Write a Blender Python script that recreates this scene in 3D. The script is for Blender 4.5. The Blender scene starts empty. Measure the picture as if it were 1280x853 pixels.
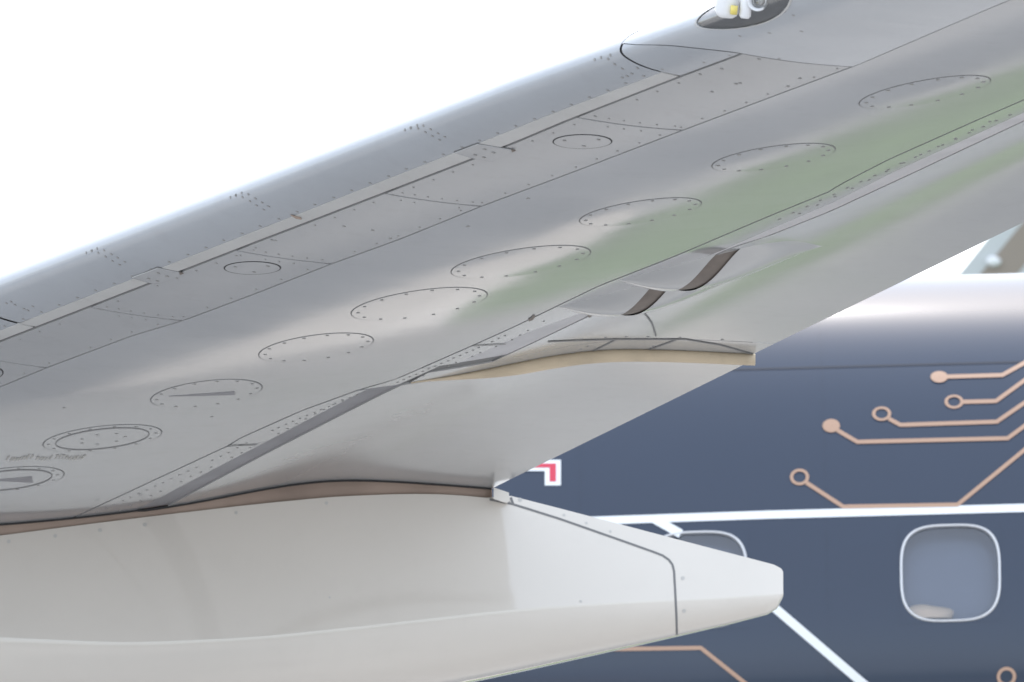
import bpy, bmesh, math, random
import numpy as np
from mathutils import Vector
from mathutils.bvhtree import BVHTree
random.seed(7)
SC = bpy.context.scene
COL = SC.collection
# ---------------------------------------------------------------- camera
cam_d = bpy.data.cameras.new('camera'); cam = bpy.data.objects.new('camera', cam_d); COL.objects.link(cam)
cam_d.lens = 300; cam_d.sensor_width = 36; cam_d.clip_end = 6000
cam.location = (0, 0, 1.7); cam.rotation_euler = (math.radians(90+4.98), 0, 0)
cam_d.dof.use_dof = True; cam_d.dof.focus_distance = 19.8; cam_d.dof.aperture_fstop = 16
SC.camera = cam
# ---------------------------------------------------------------- sky and sun
SUN_EL, SUN_AZ = math.radians(52), math.radians(-8)     # azimuth from +Y towards +X
wd = bpy.data.worlds.new('World'); SC.world = wd; wd.use_nodes = True
nt = wd.node_tree
sky = nt.nodes.new('ShaderNodeTexSky'); sky.sky_type = 'NISHITA'; sky.sun_disc = False
sky.sun_elevation = SUN_EL; sky.sun_rotation = SUN_AZ
sky.air_density = 1.0; sky.dust_density = 3.0; sky.ozone_density = 1.0; sky.altitude = 100
bg = nt.nodes['Background']; bg.inputs['Strength'].default_value = 0.13
# thin even haze whitens the whole sky
mx = nt.nodes.new('ShaderNodeMix'); mx.data_type = 'RGBA'; mx.blend_type = 'MIX'; mx.inputs['Factor'].default_value = .62
mx.inputs['B'].default_value = (6.4, 6.85, 7.4, 1)
nt.links.new(sky.outputs['Color'], mx.inputs['A']); nt.links.new(mx.outputs['Result'], bg.inputs['Color'])
sun_d = bpy.data.lights.new('sun', 'SUN'); sun = bpy.data.objects.new('sun', sun_d); COL.objects.link(sun)
sun_d.energy = 1.4; sun_d.angle = math.radians(10); sun_d.color = (1.0, .965, .92)
sdir = Vector((math.sin(SUN_AZ)*math.cos(SUN_EL), math.cos(SUN_AZ)*math.cos(SUN_EL), math.sin(SUN_EL)))
sun.rotation_euler = sdir.to_track_quat('Z', 'Y').to_euler(); sun.location = (0, 0, 60)
SC.view_settings.view_transform = 'Standard'; SC.view_settings.look = 'None'
SC.view_settings.exposure = 1.33; SC.view_settings.gamma = 1.0
SC.cycles.max_bounces = 10
# ---------------------------------------------------------------- geometry of the wing
FPX = 300.0/36.0*1280.0
PITCH = math.radians(4.98)
CAMZ = 1.7
def project(P):
    x, y, z = P[0], P[1], P[2]-CAMZ
    d = y*math.cos(PITCH)+z*math.sin(PITCH)
    h = -y*math.sin(PITCH)+z*math.cos(PITCH)
    return 640+FPX*x/d, 426.5-FPX*h/d
def ray(u, v):
    a, b = (u-640)/FPX, (426.5-v)/FPX
    return np.array([a, math.cos(PITCH)-b*math.sin(PITCH), math.sin(PITCH)+b*math.cos(PITCH)])
def on_plane_y(u, v, Y):
    r = ray(u, v); t = Y/r[1]
    return np.array([r[0]*t, Y, CAMZ+r[2]*t])
DIH = 0.096
Z0 = CAMZ+21*(math.tan(PITCH)+DIH)
def zref(y): return Z0-DIH*y
def y_of_v(v):
    r = ray(640, v); k = r[2]/r[1]
    return (Z0-CAMZ)/(k+DIH)
def edge(pts):
    ys, xs = [], []
    for u, v in pts:
        y = y_of_v(v); r = ray(u, v)
        ys.append(y); xs.append(r[0]/r[1]*y)
    o = np.argsort(ys); return np.array(ys)[o], np.array(xs)[o]
def lin(y, ys, xs):
    if y <= ys[0]: return xs[0]+(y-ys[0])*(xs[1]-xs[0])/(ys[1]-ys[0])
    if y >= ys[-1]: return xs[-1]+(y-ys[-1])*(xs[-1]-xs[-2])/(ys[-1]-ys[-2])
    return float(np.interp(y, ys, xs))
def cspline(X, Y):
    X = np.array(X, float); Y = np.array(Y, float); n = len(X); h = np.diff(X)
    A = np.zeros((n, n)); B = np.zeros(n); A[0, 0] = A[-1, -1] = 1
    for i in range(1, n-1):
        A[i, i-1] = h[i-1]; A[i, i] = 2*(h[i-1]+h[i]); A[i, i+1] = h[i]
        B[i] = 6*((Y[i+1]-Y[i])/h[i]-(Y[i]-Y[i-1])/h[i-1])
    M = np.linalg.solve(A, B)
    def f(x):
        i = int(np.clip(np.searchsorted(X, x)-1, 0, n-2)); t = x-X[i]
        return float(Y[i]+t*((Y[i+1]-Y[i])/h[i]-h[i]*(2*M[i]+M[i+1])/6)+t*t*M[i]/2+t**3*(M[i+1]-M[i])/(6*h[i]))
    return f
LEY, LEX = edge([(0, 356), (320, 233), (626, 115), (860, 32)])
TEY, TEX = edge([(1280, 278), (945, 441), (622, 606)])
PROF = [(-1, .0015), (-.9, .033), (-.8, .048), (-.6, .058), (-.4, .050), (-.3, .042), (-.2, .031), (-.1, .0165), (0, 0),
        (.1, -.0125), (.2, -.026), (.3, -.037), (.4, -.0475), (.5, -.054), (.6, -.0545), (.7, -.047), (.781, -.034),
        (.837, -.019), (.914, .004), (.95, .0045), (1, 0)]
prof = cspline([p[0] for p in PROF], [p[1] for p in PROF])
DLE = 0.0
def le(y): return lin(y, LEY, LEX)
def te(y): return lin(y, TEY, TEX)
def S(q, y, off=0.0):
    """point on the wing section: q in -1..1, c = q*q, q > 0 is the lower side; off pushes it down/outwards"""
    a, b = le(y), te(y); ch = b-a
    return np.array([a+q*q*ch, y, zref(y)+prof(q)*ch-off])
def inv(u, v):
    """wing coordinates (q, y) of the lower-side point seen at picture point u, v"""
    y = y_of_v(v-20); q = .6
    for k in range(40):
        p = S(q, y); pu, pv = project(p); e = np.array([pu-u, pv-v])
        if abs(e).max() < .02: break
        d = 1e-4
        a = project(S(q+d, y)); b = project(S(q, y+d))
        J = np.array([[(a[0]-pu)/d, (b[0]-pu)/d], [(a[1]-pv)/d, (b[1]-pv)/d]])
        s = np.linalg.solve(J, e); s = np.clip(s, [-.15, -1.5], [.15, 1.5])
        q -= s[0]; y -= s[1]; q = min(max(q, .01), 1.05)
    return q, y
# ---------------------------------------------------------------- materials
def mat(name, col, rough=.3, metal=0.0, var=0.0, vscale=3.0, bump=0.0, bscale=6.0, stretch=(1, 1, 1), spec=.5, coat=0.0, ior=1.5, rvar=0.0, dirt=0.0):
    m = bpy.data.materials.new(name); m.use_nodes = True; t = m.node_tree; n = t.nodes; l = t.links
    b = n['Principled BSDF']
    b.inputs['Base Color'].default_value = (*col, 1); b.inputs['Roughness'].default_value = rough
    b.inputs['Metallic'].default_value = metal; b.inputs['Specular IOR Level'].default_value = spec
    b.inputs['IOR'].default_value = ior; b.inputs['Coat Weight'].default_value = coat
    b.inputs['Coat Roughness'].default_value = .04
    tc = n.new('ShaderNodeTexCoord'); mp = n.new('ShaderNodeMapping'); mp.inputs['Scale'].default_value = stretch
    l.new(tc.outputs['Object'], mp.inputs['Vector'])
    if var:
        x = n.new('ShaderNodeTexNoise'); x.inputs['Scale'].default_value = vscale; x.inputs['Detail'].default_value = 6
        l.new(mp.outputs['Vector'], x.inputs['Vector'])
        r = n.new('ShaderNodeMapRange'); r.inputs['From Min'].default_value = .3; r.inputs['From Max'].default_value = .7
        r.inputs['To Min'].default_value = 1-var; r.inputs['To Max'].default_value = 1+var
        l.new(x.outputs['Fac'], r.inputs['Value'])
        h = n.new('ShaderNodeHueSaturation'); h.inputs['Color'].default_value = (*col, 1)
        l.new(r.outputs['Result'], h.inputs['Value'])
        src = h.outputs['Color']
        if dirt:
            x2 = n.new('ShaderNodeTexNoise'); x2.inputs['Scale'].default_value = 14; x2.inputs['Detail'].default_value = 9; x2.inputs['Roughness'].default_value = .7
            l.new(mp.outputs['Vector'], x2.inputs['Vector'])
            r2 = n.new('ShaderNodeMapRange'); r2.inputs['From Min'].default_value = .52; r2.inputs['From Max'].default_value = .78
            r2.inputs['To Min'].default_value = 0; r2.inputs['To Max'].default_value = dirt
            l.new(x2.outputs['Fac'], r2.inputs['Value'])
            mx = n.new('ShaderNodeMix'); mx.data_type = 'RGBA'; mx.inputs['B'].default_value = (.16, .14, .12, 1)
            l.new(r2.outputs['Result'], mx.inputs['Factor']); l.new(src, mx.inputs['A']); src = mx.outputs['Result']
        l.new(src, b.inputs['Base Color'])
        if rvar:
            rr = n.new('ShaderNodeMapRange'); rr.inputs['From Min'].default_value = .3; rr.inputs['From Max'].default_value = .7
            rr.inputs['To Min'].default_value = max(.02, rough-rvar); rr.inputs['To Max'].default_value = rough+rvar
            l.new(x.outputs['Fac'], rr.inputs['Value']); l.new(rr.outputs['Result'], b.inputs['Roughness'])
    if bump:
        x = n.new('ShaderNodeTexNoise'); x.inputs['Scale'].default_value = bscale; x.inputs['Detail'].default_value = 2
        l.new(mp.outputs['Vector'], x.inputs['Vector'])
        bp = n.new('ShaderNodeBump'); bp.inputs['Distance'].default_value = bump; bp.inputs['Strength'].default_value = 1
        l.new(x.outputs['Fac'], bp.inputs['Height']); l.new(bp.outputs['Normal'], b.inputs['Normal'])
    return m
M = {}
M['skin'] = mat('wing_paint_grey', (.37, .378, .392), .08, var=.035, vscale=2.2, bump=.0006, bscale=2.6, stretch=(.8, 1, 1), rvar=.03, dirt=.10)
M['skin_b'] = mat('wing_paint_grey_front', (.355, .36, .37), .13, var=.03, vscale=2.6, bump=.0008, bscale=3.0, rvar=.04, dirt=.12)
M['slat'] = mat('slat_paint', (.365, .385, .415), .13, var=.04, vscale=2.0, bump=.0006, bscale=4, rvar=.04, dirt=.10)
M['lip'] = mat('slat_lip_lit', (.47, .47, .465), .35, var=.05, vscale=5, dirt=.2)  # paler than the slat: light caught by the bevel is put into the colour
M['tipcap'] = mat('tip_paint', (.41, .43, .46), .10, var=.04, vscale=4, bump=.004, bscale=5, stretch=(.5, 1.2, 2))
M['flap'] = mat('flap_paint', (.42, .425, .43), .12, var=.03, vscale=2.5, bump=.0003, bscale=2.5, rvar=.03, dirt=.08)
M['white'] = mat('fairing_white_paint', (.66, .62, .57), .06, var=.02, vscale=2.0, bump=.0003, bscale=3, dirt=.03, coat=1.0)
M['sealant'] = mat('joint_sealant_dark', (.13, .13, .132), .6)
M['line'] = mat('joint_line_grey', (.19, .19, .195), .6)
M['gap'] = mat('gap_black', (.025, .025, .027), .7)
M['cove'] = mat('cove_grey', (.25, .247, .262), .75, var=.08, vscale=6)
M['strip'] = mat('gap_strip_grey', (.52, .515, .53), .8, var=.06, vscale=8)
M['rivet'] = mat('fastener_head', (.26, .257, .252), .5)
M['beige'] = mat('beige_seal', (.57, .475, .345), .6, var=.12, vscale=9, dirt=.25)
M['brown'] = mat('brown_seal', (.33, .25, .205), .6, var=.18, vscale=7, dirt=.2)
M['brownlight'] = mat('brown_seal_lit', (.27, .21, .17), .6, var=.12, vscale=8)
M['hinge'] = mat('hinge_gap_brown', (.165, .138, .12), .6, var=.15, vscale=20)
M['navy'] = mat('fuselage_navy_paint', (.028, .042, .073), .12, var=.03, vscale=1.2, bump=.0005, bscale=1.4, coat=0.0, spec=.5)
M['belly'] = mat('belly_reflector_white', (.62, .61, .60), .25, var=.03)
M['copper'] = mat('copper_line_paint', (.45, .285, .20), .35)
M['fwhite'] = mat('white_line_paint', (.80, .82, .84), .3)
M['red'] = mat('red_paint', (.62, .05, .09), .35)
M['seam'] = mat('fuselage_seam', (.014, .02, .036), .2)
M['alu'] = mat('bare_aluminium', (.62, .62, .63), .3, metal=.8)
M['liner'] = mat('cabin_liner', (.17, .20, .27), .6)
M['seat'] = mat('seat_sun_glint', (.92, .70, .52), .8)  # warm sun glint on the seat, put into the colour
M['chrome'] = mat('polished_reflector', (.85, .86, .88), .08, metal=1.0)
M['lampwhite'] = mat('lamp_housing_white', (.75, .76, .78), .4)
M['amber'] = mat('amber_filter', (.72, .60, .16), .25)
M['recess'] = mat('lamp_recess_grey', (.42, .42, .415), .3)
M['finpale'] = mat('fin_pale_paint', (.50, .52, .535), .45)
M['fintaupe'] = mat('fin_taupe_paint', (.27, .225, .19), .5)
def glass(name, tint, rough=.0, fac=.12):
    m = bpy.data.materials.new(name); m.use_nodes = True; t = m.node_tree; n = t.nodes; l = t.links
    for x in list(n):
        if x.type != 'OUTPUT_MATERIAL': n.remove(x)
    o = [x for x in n if x.type == 'OUTPUT_MATERIAL'][0]
    tr = n.new('ShaderNodeBsdfTransparent'); tr.inputs['Color'].default_value = (*tint, 1)
    gl = n.new('ShaderNodeBsdfGlossy'); gl.inputs['Roughness'].default_value = rough
    fr = n.new('ShaderNodeFresnel'); fr.inputs['IOR'].default_value = 1.5
    mu = n.new('ShaderNodeMath'); mu.operation = 'MULTIPLY_ADD'; mu.inputs[1].default_value = .9; mu.inputs[2].default_value = fac
    mx = n.new('ShaderNodeMixShader')
    l.new(fr.outputs[0], mu.inputs[0]); l.new(mu.outputs[0], mx.inputs[0]); l.new(tr.outputs[0], mx.inputs[1]); l.new(gl.outputs[0], mx.inputs[2])
    l.new(mx.outputs[0], o.inputs['Surface'])
    return m
M['pane'] = glass('cabin_window_glass', (.85, .9, .97), .02, .085)
M['lens'] = glass('lamp_glass', (.95, .96, .97), .0, .18)
# ---------------------------------------------------------------- mesh helpers
def obj(name, verts, faces, m, parent=None, smooth=True, kind=None):
    me = bpy.data.meshes.new(name); me.from_pydata([tuple(map(float, v)) for v in verts], [], faces)
    me.validate(); bm = bmesh.new(); bm.from_mesh(me); bm.to_mesh(me); bm.free()
    if smooth:
        for p in me.polygons: p.use_smooth = True
    me.materials.append(m if not isinstance(m, str) else M[m])
    o = bpy.data.objects.new(name, me); COL.objects.link(o)
    if parent is not None: o.parent = parent
    if kind: o['kind'] = kind
    return o
def thing(name, label, cat, loc=(0, 0, 0), group=None):
    o = bpy.data.objects.new(name, None); COL.objects.link(o); o.location = loc
    o['label'] = label; o['category'] = cat
    if group: o['group'] = group
    return o
def grid_faces(nu, nv, close_u=False):
    f = []
    for j in range(nv-1):
        for i in range(nu-1 if not close_u else nu):
            f.append((j*nu+i, j*nu+(i+1) % nu, (j+1)*nu+(i+1) % nu, (j+1)*nu+i))
    return f
def trace(pts):
    """a joint line traced on the wing: q as a function of span position y"""
    L = sorted((y, q) for q, y in (inv(*p) for p in pts))
    ys = [a[0] for a in L]; qs = [a[1] for a in L]
    return lambda y, ys=ys, qs=qs: float(np.interp(y, ys, qs))
def patch(name, qa, qb, ya, yb, m, parent, off=0.0, nq=16, ny=None, skirt=.004, kind=None):
    """a skin panel: lower surface between joint lines qa(y) and qb(y), from ya to yb, with rim edges"""
    qa = qa if callable(qa) else (lambda y, k=qa: k); qb = qb if callable(qb) else (lambda y, k=qb: k)
    offf = off if callable(off) else (lambda q, y, k=off: k)
    ny = ny or max(2, int((yb-ya)/.06)+1)
    V = []; F = []
    for j in range(ny):
        y = ya+(yb-ya)*j/(ny-1); a, b = qa(y), qb(y)
        for i in range(nq):
            q = a+(b-a)*i/(nq-1); V.append(S(q, y, offf(q, y)))
    F = grid_faces(nq, ny)
    if skirt:
        ring = [i for i in range(nq)]+[j*nq+nq-1 for j in range(1, ny)]+[(ny-1)*nq+i for i in range(nq-2, -1, -1)]+[j*nq for j in range(ny-2, 0, -1)]
        base = len(V)
        for r in ring: V.append(V[r]-0)
        for k in range(len(ring)): V.append(V[ring[k]]+np.array([0, 0, skirt]))
        n = len(ring)
        for k in range(n):
            k2 = (k+1) % n; F.append((base+k, base+k2, base+n+k2, base+n+k))
    return obj(name, V, F, m, parent, kind=kind)
def flat_patch_pts(pts, off):
    out = []
    for u, v in pts:
        q, y = inv(u, v); out.append(S(q, y, off))
    return out
def poly_on_wing(name, pts, m, parent, off, thick=.002, rings=0):
    """small plate on the wing whose outline is traced on the surface; has its own thickness"""
    P = flat_patch_pts(pts, off); n = len(P)
    top = [p+np.array([0, 0, thick]) for p in P]
    c = sum(P)/n
    V = P+top+[c]; F = [(i, (i+1) % n, 2*n) for i in range(n)]+[(i, (i+1) % n, n+(i+1) % n, n+i) for i in range(n)]
    return obj(name, V, F, m, parent, smooth=False)
def strip_on_wing(pts, wpx, off, V, F, sub=8):
    """thin joint line along traced points: adds to V, F"""
    P = []
    for k in range(len(pts)-1):
        a, b = np.array(pts[k], float), np.array(pts[k+1], float)
        n = max(1, int(np.linalg.norm(b-a)/sub))
        for i in range(n): P.append(a+(b-a)*i/n)
    P.append(np.array(pts[-1], float))
    b0 = len(V)
    for k, p in enumerate(P):
        t = P[min(k+1, len(P)-1)]-P[max(k-1, 0)]; t = t/np.linalg.norm(t); nn = np.array([-t[1], t[0]])
        for s in (-1, 1):
            e = p+nn*s*wpx/2; q, y = inv(*e); V.append(S(q, y, off))
    for k in range(len(P)-1):
        F.append((b0+2*k, b0+2*k+1, b0+2*k+3, b0+2*k+2))
def ellipse_px(cx, cy, U, V, rho, n=40, s=1.0):
    ph = math.asin(rho)
    return [(cx+U*s*math.cos(2*math.pi*k/n), cy-V*s*math.sin(2*math.pi*k/n+ph)) for k in range(n)]
def disc_on_wing(name, e, m, parent, off, bulge=0.0, rings=7, n=44, thick=.002):
    """oval plate lying on the wing skin, with its own rim"""
    V = []; N = []
    for i in range(rings):
        s = 1-i/rings
        for u, v in ellipse_px(*e, n, s):
            q, y = inv(u, v); V.append(S(q, y, off+bulge*(1-s*s)))
    q, y = inv(e[0], e[1]); V.append(S(q, y, off+bulge)); c = len(V)-1
    F = grid_faces(n, rings, True)+[((rings-1)*n+k, (rings-1)*n+(k+1) % n, c) for k in range(n)]
    r0 = len(V); V += [V[k].copy() for k in range(n)]+[V[k]+np.array([0, 0, thick]) for k in range(n)]
    F += [(r0+k, r0+(k+1) % n, r0+n+(k+1) % n, r0+n+k) for k in range(n)]
    return obj(name, V, F, m, parent)
RIV = []
def rivet_at(P, N, r=.0042, lst=None):
    (RIV if lst is None else lst).append((np.array(P), np.array(N), r))
def wing_normal(q, y):
    d = 1e-3
    a = S(q+d, y)-S(q-d, y); b = S(q, y+d)-S(q, y-d); n = np.cross(a, b); n /= np.linalg.norm(n)
    return -n if n[2] > 0 else n
def rivet_px(u, v, r=.0042, lst=None, off=0.0):
    q, y = inv(u, v); rivet_at(S(q, y, off), wing_normal(q, y), r, lst)
def rivets_mesh(name, lst, m, parent, lift=.0012):
    V = []; F = []
    for P, N, r in lst:
        N = Vector(N).normalized(); a = N.orthogonal().normalized(); b = N.cross(a); b0 = len(V)
        for k in range(7):
            t = 2*math.pi*k/7; V.append(Vector(P)+N*lift+(a*math.cos(t)+b*math.sin(t))*r)
        for k in range(7):
            t = 2*math.pi*k/7; V.append(Vector(P)-N*.001+(a*math.cos(t)+b*math.sin(t))*r*1.05)
        F.append(tuple(b0+k for k in range(7)))
        for k in range(7): F.append((b0+k, b0+7+k, b0+7+(k+1) % 7, b0+(k+1) % 7))
    return obj(name, V, F, m, parent, smooth=False, kind='stuff')
def row(p0, p1, step):
    a, b = np.array(p0, float), np.array(p1, float); n = max(1, int(np.linalg.norm(b-a)/step))
    return [tuple(a+(b-a)*i/n+np.array([random.uniform(-.6, .6), random.uniform(-.3, .3)])) for i in range(n+1)]
def bvh_of(*objs):
    V = []; F = []
    for o in objs:
        b = len(V); V += [v.co.copy() for v in o.data.vertices]; F += [tuple(b+i for i in p.vertices) for p in o.data.polygons]
    return BVHTree.FromPolygons(V, F)
def cast(bvh, u, v, off=0.0):
    r = Vector(ray(u, v)).normalized(); h = bvh.ray_cast(Vector((0, 0, CAMZ)), r)
    if h[0] is None: return None, None
    n = h[1]
    if n.dot(r) > 0: n = -n
    return h[0]+n*off, n
def strip_on(bvh, pts, wpx, off, V, F, sub=6.0, fixed=None):
    P = []
    for k in range(len(pts)-1):
        a, b = np.array(pts[k], float), np.array(pts[k+1], float); n = max(1, int(np.linalg.norm(b-a)/sub))
        for i in range(n): P.append(a+(b-a)*i/n)
    P.append(np.array(pts[-1], float)); prev = None
    for k, p in enumerate(P):
        t = P[min(k+1, len(P)-1)]-P[max(k-1, 0)]; t = t/np.linalg.norm(t); nn = np.array([-t[1], t[0]])
        L = [cast(bvh, *(p+nn*s*wpx/2), off)[0] for s in (-1, 1)]
        if None in L: prev = None; continue
        b0 = len(V); V += L
        if prev is not None: F.append((prev, prev+1, b0+1, b0))
        prev = b0
# ---------------------------------------------------------------- ground
gv = 3000
ground = obj('ground', [(-gv, -gv, -.004), (gv, -gv, -.004), (gv, gv, -.004), (-gv, gv, -.004)], [(0, 1, 2, 3)], mat('grass_field', (.078, .125, .042), .9, var=.3, vscale=.8), kind='structure')
m = mat('apron_asphalt', (.33, .322, .312), .9, var=.12, vscale=.35)
apron = obj('apron', [(-120, -90, 0), (140, -90, 0), (140, 30.2, 0), (30, 31.6, 0), (3.0, 32.1, 0), (1.5, 32.0, 0), (.8, 32.9, 0), (.25, 34.4, 0), (-.1, 37, 0), (-.2, 95, 0), (-120, 95, 0)], [tuple(range(11))], m, kind='structure')
obj('reflection_pad', [(-90, 30.9, .004), (.6, 30.9, .004), (.75, 32.7, .004), (.22, 34.3, .004), (-.15, 37, .004), (-.3, 90, .004), (-90, 90, .004)], [tuple(range(7))], mat('reflection_pad_pale', (.44, .41, .375), .85, var=.10, vscale=.5), kind='structure')  # unseen pale concrete, added for the bright warm reflection in the lower skin
# ---------------------------------------------------------------- the airliner
plane = thing('airliner', 'airliner with a grey wing, white flap fairing and dark blue fuselage with copper circuit lines', 'airliner', (0, 24, 0))
plane.location = (0, 0, 0)
YT, YR = 15.4, 30.6
# base of the wing: closed section, seen only in the joints below and as painted skin on top
ny = 110; Q = [-1+2*i/90 for i in range(91)]
V = []
for j in range(ny):
    y = YT+(YR-YT)*j/(ny-1)
    for q in Q:
        k = min(1, (1-abs(q))/.06)
        p = S(q*(1-.012*max(0, (abs(q)-.8)/.2)), y, -.004*k*math.tanh(q/.08)); p[0] += .006*max(0, 1-abs(q)/.15); V.append(p)
F = grid_faces(91, ny)
F += [(j*91+90, j*91, (j+1)*91, (j+1)*91+90) for j in range(ny-1)]
F += [tuple(range(91)), tuple((ny-1)*91+i for i in range(91))[::-1]]
wing = obj('wing', V, F, M['sealant'], plane)
top = [S(q, y, -.0035) for y in np.linspace(YT, YR, 60) for q in np.linspace(-.985, -.3, 30)]
obj('upper_skin', top, grid_faces(30, 60), M['skin'], wing)
# joint lines traced along the span
qS = trace([(0, 425), (320, 301), (640, 178), (848, 95)])
qLip = trace([(0, 413.5), (320, 288.5), (640, 162.5), (828, 90)])
qSb = trace([(0, 428.5), (320, 304.5), (640, 181.5), (848, 98.2)])
L2pts = [(0, 484), (61, 459), (165, 420), (229, 401), (320, 367), (416, 329.5), (498, 300), (602, 258), (720, 214), (851, 164), (960, 123), (1075, 80), (1250, 5)]
def shift(pts, d): return [(u, v+d) for u, v in pts]
qL2a, qL2b = trace(shift(L2pts, -.7)), trace(shift(L2pts, .7))
L3pts = [(101, 643), (286, 557), (300, 548), (320, 539), (376, 514), (450, 487), (493, 475), (591, 432), (640, 410), (665, 398), (750, 357), (840, 322), (960, 271), (1036, 240), (1050, 231), (1110, 200), (1280, 125)]
qL3a, qL3b = trace(shift(L3pts, -.7)), trace(shift(L3pts, .7))
covT = trace([(172, 637), (320, 559), (452, 490)])
covB = trace([(200, 637), (320, 573), (480, 491)])
stripT = trace([(1280, 141), (1120, 214), (1040, 254), (960, 288), (915, 308), (752, 382), (721, 387), (653, 418)])
stripB = trace([(1280, 152), (1148, 214), (1040, 264), (960, 296), (915, 310), (752, 386), (736, 396), (663, 431)])
Y_CAP, Y_SLAT, Y_SLIT = 17.455, inv(848, 95)[1], 20.411
Y_SEAL = 21.18
# slats
def slat_part(ya, yb):
    V = [S(q, y) for y in np.linspace(ya, yb, max(3, int((yb-ya)/.05))) for q in [-.6+(.6+qLip(y))*i/109 for i in range(110)]]
    ny = max(3, int((yb-ya)/.05))
    s = obj('slat', V, grid_faces(110, ny), M['slat'], plane)
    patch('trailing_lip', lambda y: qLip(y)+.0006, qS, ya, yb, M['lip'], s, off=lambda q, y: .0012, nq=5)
    return s
sl1 = slat_part(Y_SLAT, Y_SLIT-.006)
sl2 = slat_part(Y_SLIT+.006, 23.6)
sl3 = slat_part(23.612, 27.2)
rv = []
for a, b in [((6, 408), (828, 86))]:
    for p in row(a, b, 24.5): rivet_px(*p, r=.0036, lst=rv)
for a, b in [((106, 306), (150, 331)), ((286, 236), (330, 262)), ((505, 151), (550, 175))]:
    for p in row(a, b, 9.5): rivet_px(*p, r=.0033, lst=rv)
    for p in row((a[0]+7, a[1]-3), (b[0]+6, b[1]-4), 9.5): rivet_px(*p, r=.0033, lst=rv)
for p in row((742, 62), (778, 86), 9)+[(763, 69), (797, 85), (790, 92), (784, 95), (778, 97), (8, 379), (19, 381), (30, 386), (41, 383), (14, 377), (35, 388)]: rivet_px(*p, r=.0034, lst=rv)
rivets_mesh('rivets', rv, M['rivet'], sl1)
poly_on_wing('lip_slit', [(363, 267.5), (376, 271), (377, 273), (370, 272)], M['brown'], sl1, .0035, .002)
# slat track plates with their dark surrounds
for pl in ([(165, 346), (197, 334), (226, 340), (224, 343), (200, 353), (187, 352.5)], [(568, 190), (597, 179), (641, 186.5), (638, 189), (615, 200.5), (589, 196)]):
    c = np.mean(pl, axis=0)
    big = [tuple(c+(np.array(p)-c)*1.02+np.array([0, (.8 if p[1] > c[1] else -.4)])) for p in pl]
    e = poly_on_wing('track_plate_seal', big, M['sealant'], wing, .0018, .002)
    t = poly_on_wing('track_plate', pl, M['skin_b'], wing, .0032, .002)
    rl = []
    for du, dv in ((-14, 2), (-2, -5), (9, -1), (-3, 5)):
        rivet_px(c[0]+du, c[1]+dv, r=.004, lst=rl, off=.003)
    rivets_mesh('plate_screws', rl, M['rivet'], wing)
    k = pl[2]; poly_on_wing('plate_notch', [(k[0]-2, k[1]-1), (k[0]+3.5, k[1]+.2), (k[0]-1, k[1]+2.2)], M['hinge'], wing, .004, .002)
# leading edge of the tip with the lamp opening
LQ, LY, RQ, RY = .0, 17.255, .17, .155
def in_lamp(q, y, s=1.0): return ((q-LQ)/(RQ*s))**2+((y-LY)/(RY*s))**2 < 1
def cap_y(q): return Y_CAP+.16*max(0.0, 1-max(q, -.1)/.28)**1.6
def tip_panel(name, fa, fb, m, hole, n=60, q1=None):
    """leading edge shell between span limits fa(q) and fb(q)"""
    q1 = q1 or qL2a; nq = 90; V = []; QY = []
    for j in range(n):
        for i in range(nq):
            q = -.6+(.6+q1(17.4))*i/(nq-1); y = fa(q)+(fb(q)-fa(q))*j/(n-1)
            q = -.6+(.6+q1(y))*i/(nq-1); V.append(S(q, y, .001)); QY.append((q, y))
    F = []
    for f in grid_faces(nq, n):
        if hole and in_lamp(np.mean([QY[i][0] for i in f]), np.mean([QY[i][1] for i in f])): continue
        F.append(f)
    return obj(name, V, F, m, wing)
tip = tip_panel('tip_leading_edge', lambda q: YT+.02, cap_y, M['tipcap'], True, n=150)
fixed = tip_panel('fixed_leading_edge', lambda q: cap_y(q)+.005, lambda q: Y_SLAT-.008, M['slat'], False, n=20, q1=qS)
# front skin panels between the ribs
ribs = [Y_CAP+.004, 18.058, 18.843, 19.484, 20.162, 20.772, 21.40, 22.03, 22.68, 23.35, 24.0, 24.7, 25.5, 26.4, 27.4, 28.6, 30.5]
for a, b in zip(ribs[:-1], ribs[1:]):
    patch('skin_panel', qSb, qL2a, a+.0042, b-.0042, M['skin_b'], wing, nq=10)
# main lower skin
patch('skin_panel', qL2b, qL3a, YT+.02, 30.5, M['skin'], wing, nq=34, ny=260)
# rear fixed panels, gap strips, aileron, flap
patch('skin_panel', qL3b, stripT, YT+.02, 20.93, M['skin'], wing, nq=6)
patch('skin_panel', qL3b, covT, Y_SEAL+.02, 21.955, M['skin'], wing, nq=6)
patch('skin_panel', qL3b, covT, 21.963, 30.5, M['skin'], wing, nq=6)
patch('gap_strip', lambda y: stripT(y)+.001, lambda y: stripB(y)-.001, YT+.02, 20.935, M['strip'], wing, off=-.0015, nq=4)
aileron = patch('aileron', stripB, 1.0, YT+.02, 21.03, M['flap'], plane, nq=26, skirt=.006)
patch('skin_panel', lambda y: .79+(y-20.93)*.02, 1.0, 21.036, Y_SEAL, M['flap'], wing, nq=22)
patch('skin_panel', qL3b, .788, 20.937, Y_SEAL, M['flap'], wing, nq=5)
def droop(q, y):
    return .003+.012*max(0, q*q-.635)/.365*max(0.0, 1-max(0, y-Y_SEAL)/1.9)
def bead(q):
    c = q*q; t = min(1, max(0, (c-.634)/.13)); return .029*t*t*(3-2*t)*(1-.12*max(0, c-.8)/.2)+.003
flap = patch('flap', covB, 1.0, Y_SEAL+.004, 23.4, M['flap'], plane, off=droop, nq=34, ny=60, skirt=.02)
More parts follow.
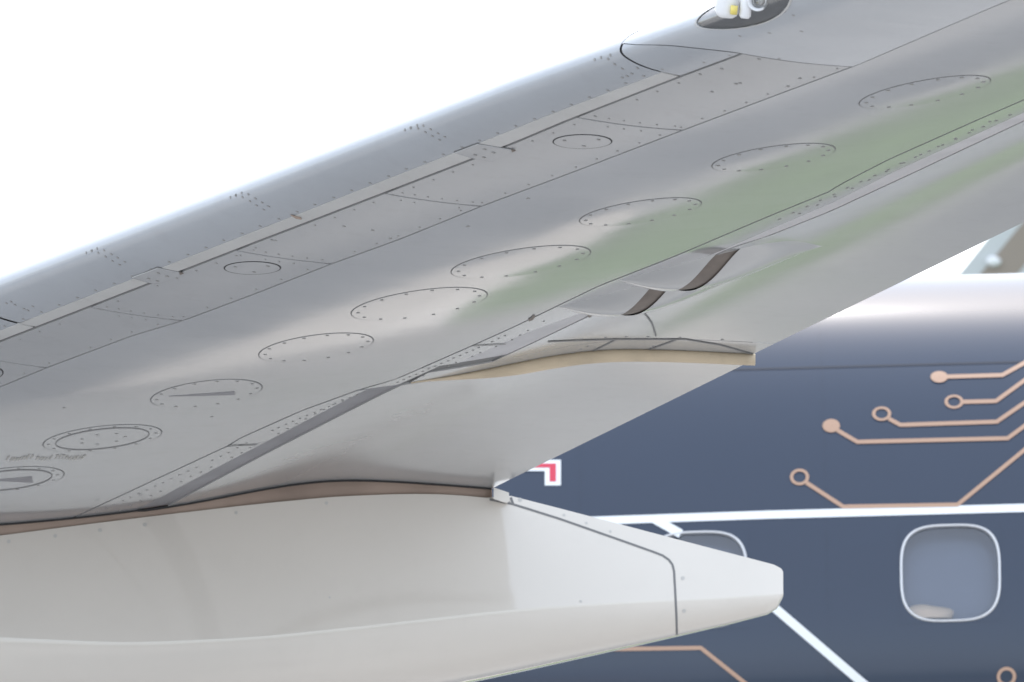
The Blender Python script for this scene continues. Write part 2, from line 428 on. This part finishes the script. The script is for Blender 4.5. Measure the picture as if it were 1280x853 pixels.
flap2 = patch('flap', covB, 1.0, 23.42, 30.3, M['flap'], plane, off=droop, nq=30, ny=60, skirt=.02)
patch('flap_cove', covT, covB, Y_SEAL, 30.4, M['cove'], wing, off=-.002, nq=4)
# beige end seal of the flap: a bead along its outboard edge
qs = [math.sqrt(c) for c in np.linspace(.634, 1.003, 40)]
V = []; nseg = 8
for q in qs:
    h = bead(q)
    for k in range(nseg):
        t = math.pi*k/(nseg-1); p = S(min(q, 1.0), Y_SEAL, 0)
        V.append(p+np.array([(q*q-1)*2 if q > 1 else 0, -.012*math.sin(t)+.012*(k/(nseg-1))**2, -h*(.5-.5*math.cos(t))+.001]))
F = grid_faces(nseg, len(qs))+[tuple((len(qs)-1)*nseg+k for k in range(nseg)), tuple(range(nseg))[::-1]]
obj('end_seal', V, F, M['beige'], flap)
V, F = [], []
for l, w in [([(685, 427), (720, 425.5), (769, 424), (857, 424), (900, 431), (942, 443)], 1.4), ([(733, 443), (770, 424.5)], 1.3), ([(811, 437), (846, 424.5)], 1.3), ([(802, 377), (806, 392), (815, 404), (820, 420)], 1.8),
             ([(285, 557), (322, 556)], .9), ([(591, 432), (632, 430)], .9)]:
    V, F = [], []; strip_on_wing(l, w, .0015, V, F); obj('joint_line', V, F, M['line'], wing, smooth=False)
for l, w, o_ in [([(735, 395), (743, 390), (751, 383)], 5, .0015), ([(661, 400), (665, 398), (668, 394)], 3.5, .0015)]:
    V, F = [], []; strip_on_wing(l, w, o_, V, F); obj('gap_filler', V, F, M['hinge'], wing, smooth=False)
# fuel tank access panels
OV = [(8, 600, 73, 17, .45), (128, 548, 75, 17.5, .45), (258, 492, 70.5, 18, .45), (395, 434.5, 72.5, 18.5, .5), (524, 380, 86, 21, .57), (651, 327.5, 88, 21, .6), (800.5, 265, 77, 18, .62), (967, 197, 78, 18, .6), (1156, 115, 83, 21, .7)]
rv = []
for i, (cx, cy, U, W, rho) in enumerate(OV):
    disc_on_wing('access_panel_joint', (cx, cy, U, W, rho), M['sealant'], wing, .0005)
    ap = disc_on_wing('access_panel', (cx, cy, U-1.5, W-.42, rho), M['skin'], wing, .0011, random.uniform(.0002, .0007))
    for k, p in enumerate(ellipse_px(cx, cy, U, W, rho, 14, .885)): rivet_px(p[0]+random.uniform(-1, 1), p[1], r=.0042, lst=rv, off=.0011)
    if i in (0, 1):
        V, F = [], []; e = ellipse_px(cx, cy, U, W, rho, 48, .78); strip_on_wing(e+[e[0]], 1.3, .0019, V, F); obj('inner_joint', V, F, M['line'], wing, smooth=False)
    if i == 1:
        for p in ellipse_px(cx, cy, U, W, rho, 7, .38): rivet_px(*p, r=.0045, lst=rv, off=.0014)
    if i == 2: poly_on_wing('inlet_slot', [(212, 494.5), (250, 491.5), (293, 488.5), (294, 492.5), (250, 494)], M['cove'], wing, .0028, .002)
    if i == 0: poly_on_wing('inlet_slot', [(-45, 600.5), (0, 598.5), (40, 595), (41, 602.5), (0, 600.5)], M['cove'], wing, .0028, .002)
for cx, cy, U, W in ((315.5, 335, 36, 8.2), (728, 177, 37.5, 9), (-9, 466, 13.5, 7)):
    disc_on_wing('inspection_cover_joint', (cx, cy, U, W, .02), M['gap'], wing, .0006)
    disc_on_wing('inspection_cover', (cx, cy, U-1.8, W-.7, .02), M['skin_b'], wing, .0012)
    for du, dv in ((-22, -2), (20, -3), (2, 5)): rivet_px(cx+du*U/37, cy+dv*W/9, lst=rv, off=.0012)
# worn, unreadable stencil marks
V, F = [], []
for k in range(24):
    u = 8+k*4.1+random.uniform(-.6, .6); v0 = 572.5+2.5*math.sin(k*.7)*.4-(k*.06)
    if k in (8, 14): continue
    strip_on_wing([(u, v0+3), (u+4.5, v0-2.5+random.uniform(-1, 1))], random.uniform(1.0, 2.0), .0008, V, F)
    if random.random() < .6: strip_on_wing([(u+1, v0+random.uniform(-2, 2)), (u+5, v0+random.uniform(-2, 1))], 1.2, .0009, V, F)
obj('stencil_marks', V, F, mat('worn_stencil', (.345, .337, .318), .3), wing, smooth=False, kind='stuff')
# rivet rows
def along(pts, d, step, r, skip=.0):
    for a, b in zip(pts[:-1], pts[1:]):
        for p in row((a[0], a[1]+d), (b[0], b[1]+d), step)[:-1]:
            if random.random() >= skip: rivet_px(*p, r=r, lst=rv)
along([(0, 425), (320, 301), (640, 178), (848, 95), (905, 75)], 9, 25, .0027, .15)
along(L2pts[:-1], -5, 27, .0025, .15)
for y in ribs[1:5]:
    for q in np.linspace(qSb(y)+.02, qL2a(y)-.02, 6):
        rivet_at(S(q, y-.03), wing_normal(q, y), .0024, rv)
        if random.random() < .5: rivet_at(S(q, y+.03), wing_normal(q, y), .0022, rv)
along([(112, 645), (286, 566), (320, 548)], 0, 11, .0032, .05)
along([(150, 638), (290, 572), (440, 494)], 0, 13, .0032, .1)
along([(340, 538), (455, 490)], 0, 9, .0033, .05)
along([(497, 476), (591, 436), (640, 414)], 2, 8, .0034, .05)
along([(520, 474), (640, 425), (700, 390)], 0, 10, .003, .3)
along([(975, 274), (1110, 212), (1280, 136)], 0, 18, .0036, .1)
along([(1000, 268), (1130, 205), (1280, 133)], -1, 23, .0034, .2)
for p in [(80, 510), (265, 521), (700, 427), (727, 424), (745, 424.5), (757, 422), (783, 421), (810, 421), (903, 424.5), (850, 422), (735, 433), (726, 437), (716, 441), (817, 433), (780, 425), (1000, 316), (981, 323), (945, 331), (969, 313), (940, 312), (913, 350), (430, 283), (466, 288), (488, 298), (585, 283), (340, 300), (660, 248), (920, 105), (985, 108), (1000, 98), (890, 115), (925, 45), (962, 41), (992, 19), (949, 74), (974, 73), (912, 69), (1002, 39), (925, 104), (880, 78), (902, 86), (875, 93)]:
    rivet_px(*p, r=.0038, lst=rv)
rivets_mesh('rivets', rv, M['rivet'], wing)
# small hinge fairings on the aileron
def hinge_fairing(yc, b, c0, cg, c1, d, sweep):
    def pt(t, s, extra=0.0):
        # t 0..1 along, s -1..1 across
        w = math.sin(math.pi*min(1, .5*t/.45) if t < .45 else math.pi*(.5+.5*(t-.45)/.55))**1.15 if 0 < t < 1 else 0
        y = yc+b*s*w
        c = c0+(c1-c0)*t+sweep*(y-yc)
        h = d*(max(0, 1-s*s))**1.6*w+extra-(.001 if abs(s) > .97 else 0)
        return S(math.sqrt(c), y, h)
    tg = (cg-c0)/(c1-c0); gw = .046/(c1-c0)/2.1/2
    front = [pt(t, s) for t in np.linspace(0, tg-gw, 22) for s in np.linspace(-1, 1, 21)]
    f = obj('hinge_fairing', front, grid_faces(21, 22), M['flap'], plane)
    rear = [pt(t, s) for t in np.linspace(tg+gw, 1, 22) for s in np.linspace(-1, 1, 21)]
    obj('rear_cowl', rear, grid_faces(21, 22), M['flap'], f)
    mid = [pt(t, s, -.004) for t in np.linspace(tg-gw*1.3, tg+gw*1.3, 5) for s in np.linspace(-1, 1, 21)]
    obj('hinge_gap', mid, grid_faces(21, 5), M['hinge'], f)
    return f
hinge_fairing(19.83, .23, .60, .682, .835, .050, -.005)
hinge_fairing(20.15, .22, .60, .682, .815, .046, -.005)
# lamp in the wing tip
def lamp_pt(a, r, depth):
    q = LQ+RQ*r*math.cos(a); y = LY+RY*r*math.sin(a); return S(q, y, .001), q, y
cen = np.mean([lamp_pt(2*math.pi*k/40, 1, 0)[0] for k in range(40)], axis=0)
axis = np.array([-.80, -.45, -.25]); axis /= np.linalg.norm(axis)
V = []; rings = [1.0, .97, .85, .6, .3, .02]; dep = [0, .03, .055, .07, .078, .08]
for r, d in zip(rings, dep):
    for k in range(40):
        p = lamp_pt(2*math.pi*k/40, 1.0, 0)[0]; V.append(cen+(p-cen)*r*1.02-axis*d*(1 if r < 1 else 0))
lamp = obj('position_light', V, grid_faces(40, 6, True), M['recess'], plane)
V = []
for k in range(48):
    a = 2*math.pi*k/48
    for j in range(6):
        b = 2*math.pi*j/6; rr = 1.02+.022*math.cos(b); p, q, y = lamp_pt(a, rr, 0)
        n = p-cen; V.append(p+axis*(.0025*math.sin(b)+.001))
F = []
for k in range(48):
    for j in range(6): F.append((k*6+j, ((k+1) % 48)*6+j, ((k+1) % 48)*6+(j+1) % 6, k*6+(j+1) % 6))
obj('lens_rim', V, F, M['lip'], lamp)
V = []; n1 = 12
for i in range(n1):
    r = (i+.02)/(n1-1+.02)
    for k in range(48):
        p, q, y = lamp_pt(2*math.pi*k/48, r*1.0, 0); V.append(p+axis*.012*(1-r*r))
obj('lens_cover', V, grid_faces(48, n1, True), M['lens'], lamp)
def revolve(name, c, ax, prof_pts, m, parent, n=28):
    ax = Vector(ax).normalized(); a = ax.orthogonal().normalized(); b = ax.cross(a); V = []
    for d, r in prof_pts:
        for k in range(n):
            t = 2*math.pi*k/n; V.append(Vector(c)+ax*d+(a*math.cos(t)+b*math.sin(t))*r)
    return obj(name, V, grid_faces(n, len(prof_pts), True), m, parent)
LT = {}
def lamp_at(u, v, depth):
    r = ray(u, v); k = (cen[1]+depth)/r[1]; return np.array([0, 0, CAMZ])+r*k
fx = np.array([-.35, -.9, -.2])
revolve('lamp_housing', lamp_at(908, 19, -.005), (0.1, -.25, 1), [(-.005, .001), (-.005, .014), (0, .021), (.008, .025), (.09, .025), (.095, .02)], M['lampwhite'], lamp)
revolve('amber_filter', lamp_at(917, 17, -.036), (0.1, -.25, 1), [(-.002, .001), (-.002, .0075), (.016, .0075), (.016, .001)], M['amber'], lamp)
revolve('lamp_tube', lamp_at(931, 22, -.03), (0.1, -.2, 1), [(-.002, .001), (-.002, .008), (.003, .012), (.09, .012), (.09, .001)], M['lampwhite'], lamp)
revolve('reflector', lamp_at(947, 1, -.055), fx, [(-.02, .004), (-.012, .011), (.004, .018), (.006, .021), (-.002, .022)], M['lampwhite'], lamp)
revolve('lamp_bulb', lamp_at(947, 1, -.058), fx, [(-.01, .001), (-.004, .009), (.0, .011), (-.004, .012)], M['recess'], lamp)
# ---------------------------------------------------------------- flap track fairing
XW = [(-3.2, .02), (-2.6, .30), (-1.9, .425), (-1.38, .41), (-.95, .362), (-.5, .292), (-.04, .215), (.35, .145), (.6, .085), (.72, .055), (.75, .04)]
wf = cspline([p[0] for p in XW], [p[1] for p in XW]); YF = 23.36
def wallpts(pts):
    out = []
    for u, v in pts:
        Y = 23.1
        for k in range(6):
            P = on_plane_y(u, v, Y); Y = YF-wf(min(max(P[0], -3.2), .75))
        out.append((P[0], P[2]))
    return [p[0] for p in out], [p[1] for p in out]
tx, tz = wallpts([(-800, 770), (-450, 712), (-200, 692), (0, 668), (100, 655), (215, 641), (320, 629), (415, 620), (500, 616.5), (560, 617), (612, 622), (634, 618), (700, 635), (800, 661.5), (900, 688), (968, 706), (977, 711), (980.5, 718)])
tz = list(tz)
chx, chz = wallpts([(-800, 775), (-400, 780), (-200, 788), (0, 797), (160, 804), (320, 797), (480, 780), (640, 762), (760, 754), (845, 750), (920, 747), (980.5, 741)])
bx, bz = wallpts([(-800, 780), (-400, 872), (-200, 905), (0, 912), (200, 905), (400, 882), (560, 854), (640, 838), (760, 812), (845, 794), (920, 777), (960, 767), (972, 760), (980.5, 744)])
def interp(xs, zs): return lambda x: float(np.interp(x, xs, zs))
def smooth_f(f, k): return lambda x: float(np.mean([f(x+d) for d in np.linspace(-k, k, 7)]))
zt, zc, zb = interp(tx, tz), smooth_f(interp(chx, chz), .10), interp(bx, bz)
zb_s = smooth_f(zb, .10); zt_s = smooth_f(zt, .05)
X0, X1 = max(tx[0], -3.15), min(tx[-1], .742)
def zbf(x): return zb(x) if x > .55 else zb_s(x)
def ztf(x): return zt(x) if x > -.15 else zt_s(x)
NS = 46
def fsection(x, inset=0.0):
    w = max(.006, wf(min(max(x, -3.2), .75))-inset); a, b, c = ztf(x)-inset*.6, zc(x), zbf(x)+inset
    c = min(c, a-.01); b = min(max(b, c+.003), a-.004)
    pts = []
    for i in range(21):
        t = i/20; t = 1-(1-t)**2; pts.append((-w*(.87+.13*t), a+(b-a)*t))
    for i in range(1, 17):
        t = i/16*math.pi/2; pts.append((-w*math.cos(t)**.85 if i < 16 else 0, b+(c-b)*math.sin(t)**.95))
    full = pts+[(-p[0], p[1]) for p in pts[-2::-1]]
    return [np.array([x, YF+p[0], p[1]]) for p in full]
xs = list(np.linspace(X0, .5, 110))+list(np.linspace(.505, X1, 60))
V = []
for x in xs: V += fsection(x)
n = len(fsection(0)); F = grid_faces(n, len(xs))
F += [(j*n, (j+1)*n, (j+1)*n+n-1, j*n+n-1) for j in range(len(xs)-1)]
F += [tuple(range(n))[::-1], tuple((len(xs)-1)*n+i for i in range(n))]
fairing = obj('flap_track_fairing', V, F, M['white'], plane)
mod = fairing.modifiers.new('edge', 'EDGE_SPLIT'); mod.split_angle = math.radians(50)
fb = bvh_of(fairing)
V, F = [], []
strip_on(fb, [(612, 624.5), (641, 630.5), (700, 649), (770, 673.5), (815, 689.5), (828, 694.5), (836, 700), (840.5, 706), (842.5, 714), (844, 740), (845.5, 770), (846, 790), (846, 798)], 2.8, .0008, V, F, sub=3)
obj('panel_joint', V, F, M['line'], fairing, smooth=False)
V, F = [], []
strip_on(fb, [(637, 616), (638.5, 622), (641, 630)], 3.2, .0008, V, F, sub=3)
obj('panel_joint', V, F, M['line'], fairing, smooth=False)
rv = []
for u, v, r in [(705, 644, .004), (733, 654, .004), (763, 664.5, .004), (726, 752, .004), (650, 625, .006), (853.5, 723, .006), (855, 764, .006), (412, 747, .003), (11, 677, .0055), (69, 670, .0055), (125, 663, .006), (181, 656, .006), (295, 641, .005), (408, 629, .005)]:
    P, N = cast(fb, u, v)
    if P: rivet_at(P, N, r, rv)
rivets_mesh('screws', rv, mat('screw_head_pale', (.50, .49, .47), .4), fairing, .0006)
# brown seal between wing and fairing: a rubber wall standing on the fairing's upper edge
V = []; xs2 = np.linspace(X0+.9, tx[10]+.006, 90); nseg = 7
def q_at(x, y): return math.sqrt(min(1, max(.0, (x-le(y))/(te(y)-le(y)))))
for x in xs2:
    w = wf(x)*.87; y = YF-w+.012; q = q_at(x, y)
    ztop = S(q, y, droop(q, y) if q > .8 else 0.0)[2]+.012; zbot = ztf(x)-.012
    for k in range(nseg):
        t = k/(nseg-1); V.append((x, y-.006*math.sin(math.pi*t), ztop+(zbot-ztop)*t))
    for k in range(nseg):
        t = 1-k/(nseg-1); V.append((x, 2*YF-y, ztop+(zbot-ztop)*t))
obj('fairing_seal', V, grid_faces(2*nseg, len(xs2), True)+[tuple((len(xs2)-1)*2*nseg+k for k in range(2*nseg))], M['brown'], fairing)
V = []
for x in xs2:
    w = wf(x)*.87; y = YF-w+.0045; q = q_at(x, y); zz = S(q, y, droop(q, y) if q > .8 else 0.0)[2]
    for dy, dz in ((.004, .004), (-.002, .001), (-.002, -.004), (.004, -.0055)): V.append((x, y+dy, zz+dz))
obj('seal_bead', V, grid_faces(4, len(xs2)), M['gap'], fairing, smooth=False)
# white clip at the aft end of the seal
V = []
cl = [(617, 609.5), (636, 616), (637.5, 626), (634, 629), (617, 624)]
C = [cast(fb, u, max(v, 614), .0)[0] for u, v in cl]
Yc = 23.13
P = [on_plane_y(u, v, Yc) for u, v in cl]
V = [p for p in P]+[p+np.array([0, .12, 0]) for p in P]; n = len(P)
obj('seal_clip', V, [tuple(range(n))[::-1]]+[(i, (i+1) % n, n+(i+1) % n, n+i) for i in range(n)], M['white'], fairing, smooth=False)
# ---------------------------------------------------------------- fuselage
FY, FZ, FR, TILT = 31.5, 3.135, 1.505, .027
def fus_r(x):
    if x < -9: t = min(1, (x+9)/-8.0); return FR*math.sqrt(max(.0005, 1-t*t))
    if x > 11: t = min(1, (x-11)/11.0); return FR*(1-.8*t**1.6)
    return FR
def fus_pt(x, a, dr=0.0):
    """a: angle from the camera-side horizontal upwards"""
    r = fus_r(x)+dr; up = .0 if x < 11 else .8*((x-11)/11)**1.6
    return np.array([x, FY-r*math.cos(a), FZ+TILT*x*min(1, 12/max(12, abs(x)))+up+r*math.sin(a)])
def fus_hit(u, v, dr=0.0):
    r = ray(u, v); t = 28.0
    for k in range(60):
        p = np.array([0, 0, CAMZ])+r*t; d = math.hypot(p[1]-FY, p[2]-FZ-TILT*p[0])-(FR+dr)
        t += d*.7
        if abs(d) < 1e-6: break
    p = np.array([0, 0, CAMZ])+r*t
    return p, math.asin(max(-1, min(1, (p[2]-FZ-TILT*p[0])/(FR+dr))))
WP, WA = fus_hit(1188, 715.5)
WX0 = WP[0]; WPITCH = fus_hit(1188, 715)[0][0]-fus_hit(872, 725)[0][0]
HW = .178; HA = .180/FR
win = [WX0+k*WPITCH for k in range(-9, 8)]
xs = sorted(set([round(x, 4) for x in np.linspace(-17, -9, 24)]+[round(x, 4) for x in np.linspace(11, 22, 20)]+[round(x, 4) for x in np.arange(-8.6, 10.9, .4)
     if all(abs(x-w) > HW+.06 for w in win)]+[round(w+s*HW, 4) for w in win for s in (-1, 1)]))
aa = sorted([WA-HA, WA+HA]+[a for a in np.linspace(-math.pi/2, 3*math.pi/2, 97)[:-1] if abs(a-(WA-HA)) > .02 and abs(a-(WA+HA)) > .02])
V = [fus_pt(x, a) for x in xs for a in aa]
na = len(aa); F = []
for j in range(len(xs)-1):
    xm = (xs[j]+xs[j+1])/2; inw = any(abs(xm-w) < HW for w in win)
    for i in range(na):
        a2 = aa[(i+1) % na]; am = (aa[i]+a2)/2 if i < na-1 else aa[i]+.03
        if inw and WA-HA < am < WA+HA: continue
        F.append((j*na+i, j*na+(i+1) % na, (j+1)*na+(i+1) % na, (j+1)*na+i))
F += [tuple(range(na)), tuple((len(xs)-1)*na+i for i in range(na))[::-1]]
fus = obj('fuselage', V, F, M['navy'], plane)
V = [fus_pt(x, a, .012+.10*max(0, math.cos((a+math.pi/2)*1.2))*max(0, 1-((x+3.5)/6)**2)) for x in np.linspace(-9, 10, 60) for a in np.linspace(-math.pi/2-1.45, -math.pi/2+1.45, 36)]
obj('belly_reflector', V, grid_faces(36, 60), M['belly'], fus)  # unseen belly, made pale and widened so the flap mirrors something bright
# windows
def sup(t, e=.60): return math.copysign(abs(math.cos(t))**e, math.cos(t)), math.copysign(abs(math.sin(t))**e, math.sin(t))
def ringmesh(wx, r0, r1, d0, d1, m, name, parent, n=56, rect1=False):
    V = []
    for k in range(n):
        t = 2*math.pi*k/n; c, s = sup(t)
        V.append(fus_pt(wx+HW*r0*c, WA+HA*r0*s, d0))
        if rect1:
            g = 1/max(abs(math.cos(t)), abs(math.sin(t))); c, s = math.cos(t)*g, math.sin(t)*g
        V.append(fus_pt(wx+HW*r1*c, WA+HA*r1*s, d1))
    F = [(2*k, 2*k+1, 2*((k+1) % n)+1, 2*((k+1) % n)) for k in range(n)]
    return V, F
for i, wx in enumerate(win):
    V = [fus_pt(wx, WA, -.012)]; n = 56
    for k in range(n):
        c, s = sup(2*math.pi*(k+.5)/n); V.append(fus_pt(wx+HW*.96*c, WA+HA*.96*s, -.012))
    w = obj('window', V, [(0, 1+k, 1+(k+1) % n) for k in range(n)], M['pane'], plane)
    V = []; prof_r = [(.955, -.016), (.945, -.004), (.955, .004), (.975, .005), (.995, .003), (1.0, .0005)]
    for r, d in prof_r:
        for k in range(n):
            c, s = sup(2*math.pi*(k+.5)/n); V.append(fus_pt(wx+HW*r*c, WA+HA*r*s, d))
    obj('window_frame', V, grid_faces(n, len(prof_r), True), M['alu'], w)
    V, F = ringmesh(wx, .99, 1.012, .001, .001, None, '', None, rect1=True)
    obj('window_surround', V, F, M['navy'], w)
    V = []
    for r, d in ((.965, -.014), (.93, -.09), (.8, -.10), (.0005, -.10)):
        for k in range(n):
            c, s = sup(2*math.pi*(k+.5)/n); V.append(fus_pt(wx+HW*r*c, WA+HA*r*s, d))
    obj('window_reveal', V, grid_faces(n, 4, True), M['liner'], w)
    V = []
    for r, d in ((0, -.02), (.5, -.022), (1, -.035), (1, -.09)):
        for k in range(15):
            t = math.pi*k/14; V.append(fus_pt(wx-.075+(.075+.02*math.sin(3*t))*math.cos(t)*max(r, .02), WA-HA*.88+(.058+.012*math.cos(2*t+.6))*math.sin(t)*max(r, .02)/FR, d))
    obj('seat_top_glint', V, grid_faces(15, 4), M['seat'], w)
# painted lines
def fus_strip(pts, wpx, V, F, dr=.003, sub=6.0):
    P = []
    for k in range(len(pts)-1):
        a, b = np.array(pts[k], float), np.array(pts[k+1], float); n = max(1, int(np.linalg.norm(b-a)/sub))
        for i in range(n): P.append(a+(b-a)*i/n)
    P.append(np.array(pts[-1], float)); b0 = len(V)
    dirs = []
    for k in range(len(P)):
        t1 = P[min(k+1, len(P)-1)]-P[max(k-1, 0)]; dirs.append(t1/np.linalg.norm(t1))
    for k, p in enumerate(P):
        nn = np.array([-dirs[k][1], dirs[k][0]])
        for s in (-1, 1): V.append(fus_hit(*(p+nn*s*wpx/2), dr)[0])
    for k in range(len(P)-1): F.append((b0+2*k, b0+2*k+1, b0+2*k+3, b0+2*k+2))
def fus_disc(u, v, r, r_in, V, F, dr=.0035):
    p, a = fus_hit(u, v, 0); n = 32; b0 = len(V)
    for k in range(n):
        t = 2*math.pi*k/n
        V.append(fus_pt(p[0]+r_in*math.cos(t), a+r_in*math.sin(t)/FR, dr)); V.append(fus_pt(p[0]+r*math.cos(t), a+r*math.sin(t)/FR, dr))
    F += [(b0+2*k, b0+2*k+1, b0+2*((k+1) % n)+1, b0+2*((k+1) % n)) for k in range(n)]
CW = 5.0
CIRC = [((1174, 472), True, [(1182, 471), (1253, 469), (1280, 454), (1330, 426)]),
        ((1192.5, 503), False, [(1203, 502.5), (1245, 501.5), (1280, 476), (1345, 430)]),
        ((1102, 518), False, [(1111, 523.5), (1125.5, 531.3), (1246, 527.3), (1280, 504), (1350, 456)]),
        ((1039, 533), True, [(1046, 537.5), (1071.6, 552.5), (1259.7, 548), (1280, 533), (1350, 483)]),
        ((999.4, 597), False, [(1008, 603.5), (1054, 633.5), (1197, 631), (1280, 563), (1350, 505)]),
        ((1258, 846), False, [(1252, 856), (1180, 900)]),
        (None, False, [(690, 813), (773, 811.5), (876, 810), (930, 853), (960, 877)])]
for dot, filled, line in CIRC:
    V, F = [], []
    fus_strip(line, CW, V, F)
    if dot: fus_disc(dot[0], dot[1], .031 if filled else .034, .001 if filled else .0225, V, F)
    obj('circuit_line', V, F, M['copper'], fus)
def fus_line(a, b, wpx, m, name, dr=.003):
    V, F = [], []; fus_strip([a, b], wpx, V, F, dr); return obj(name, V, F, m, fus)
V, F = [], []
fus_strip([(-1500, 721), (500, 659), (760, 650.5), (960, 643.6), (1280, 635), (3200, 578)], 10.2, V, F, .002)
obj('white_stripe', V, F, M['fwhite'], fus)
fus_line((817, 648.5), (851, 667.5), 11, M['fwhite'], 'white_stripe', .0032)
fus_line((945, 740), (1085, 860), 11, M['fwhite'], 'white_stripe', .0032)
V, F = [], []
fus_strip([(-1500, 522), (500, 471), (960, 461), (1280, 452.5), (3200, 400)], 2.6, V, F, .0006)
obj('lap_joint', V, F, M['seam'], fus)
for xx in (fus_hit(1032, 600)[0][0], fus_hit(760, 560)[0][0]-.1):
    V = [fus_pt(xx+dx, a, .0005) for a in np.linspace(-.3, 1.5, 50) for dx in (-.002, .002)]
    obj('lap_joint', V, grid_faces(2, 50), M['navy'], fus)
def fus_poly(quads, m, name, dr):
    V, F = [], []
    for (u0, v0, u1, v1) in quads:
        b0 = len(V); nx, nyy = 6, 6
        for j in range(nyy):
            for i in range(nx): V.append(fus_hit(u0+(u1-u0)*i/(nx-1), v0+(v1-v0)*j/(nyy-1), dr)[0])
        F += [tuple(b0+k for k in f) for f in grid_faces(nx, nyy)]
    return obj(name, V, F, m, fus)
fus_poly([(628, 575, 701, 589), (681, 589, 701, 607)], M['fwhite'], 'letter_outline', .003)
fus_poly([(633, 579.5, 695, 584.5), (687, 584.5, 695, 602)], M['red'], 'letter', .0045)
# ---------------------------------------------------------------- distant tail fin of another aircraft
YB = 120.0
fin = thing('parked_airliner', 'distant airliner whose swept pale tail fin with a taupe stripe rises behind the blue fuselage', 'airliner', (6.4, YB, 0))
def slab(name, px, y0, y1, m, parent):
    P = [on_plane_y(u, v, y0) for u, v in px]; n = len(P)
    V = [p for p in P]+[p+np.array([0, y1-y0, 0]) for p in P]
    o = obj(name, [v-np.array([6.4, YB, 0]) for v in V], [tuple(range(n))[::-1], tuple(n+i for i in range(n))]+[(i, (i+1) % n, n+(i+1) % n, n+i) for i in range(n)], m, parent, smooth=False)
    return o
slab('fin_body', [(1125, 435), (1182.5, 363), (1221, 315), (1330, 180), (1560, 180), (1420, 435)], YB, YB+.5, M['finpale'], fin)
slab('fin_stripe', [(1150, 435), (1210, 361), (1245, 319), (1350, 190), (1395, 190), (1290, 321), (1256, 362), (1200, 435)], YB-.01, YB+.02, M['fintaupe'], fin)
def ball(name, u, v, r, parent):
    c = on_plane_y(u, v, YB-.05)-np.array([6.4, YB, 0]); V = []
    for j in range(9):
        t = math.pi*j/8
        for k in range(14): p = 2*math.pi*k/14; V.append(c+r*np.array([math.sin(t)*math.cos(p)*1.4, math.sin(t)*math.sin(p), math.cos(t)]))
    return obj(name, V, grid_faces(14, 9, True), M['lampwhite'], parent)
ball('beacon', 1242, 327, .075, fin); ball('beacon', 1241.5, 358, .045, fin)
# body of that aircraft, hidden behind the near fuselage
V = []; ring = 28
for k in range(40):
    x = -44+54*k/39; r = 2.7*min(1, math.sqrt(max(.001, (k+.2)/6)) if k < 6 else 1)*(1-.75*max(0, (x+4)/14)**1.5 if x > -4 else 1)
    for j in range(ring):
        t = 2*math.pi*j/ring; V.append((x, .25+r*math.cos(t), 9.3+.9*max(0, (x+4)/14)**1.5*(1 if x > -4 else 0)+r*math.sin(t)))
obj('body', V, grid_faces(ring, 40, True)+[tuple(range(ring)), tuple(39*ring+j for j in range(ring))], M['finpale'], fin)
for gx, gy in ((-38, .25), (-16, -3.2), (-16, 3.7)):
    V = [(gx+.22*math.cos(2*math.pi*j/10), gy+.22*math.sin(2*math.pi*j/10), z) for z in (.6, 8.2) for j in range(10)]
    leg = obj('landing_gear', V, grid_faces(10, 2, True), M['lampwhite'], fin)
    for s in (-.55, .55):
        V = []
        for d, r in ((-.2, .05), (-.2, .5), (-.12, .66), (.12, .66), (.2, .5), (.2, .05)):
            V += [(gx+r*math.cos(2*math.pi*j/20), gy+s+d, .66+r*math.sin(2*math.pi*j/20)) for j in range(20)]
        obj('wheel', V, grid_faces(20, 6, True), M['gap'], leg)
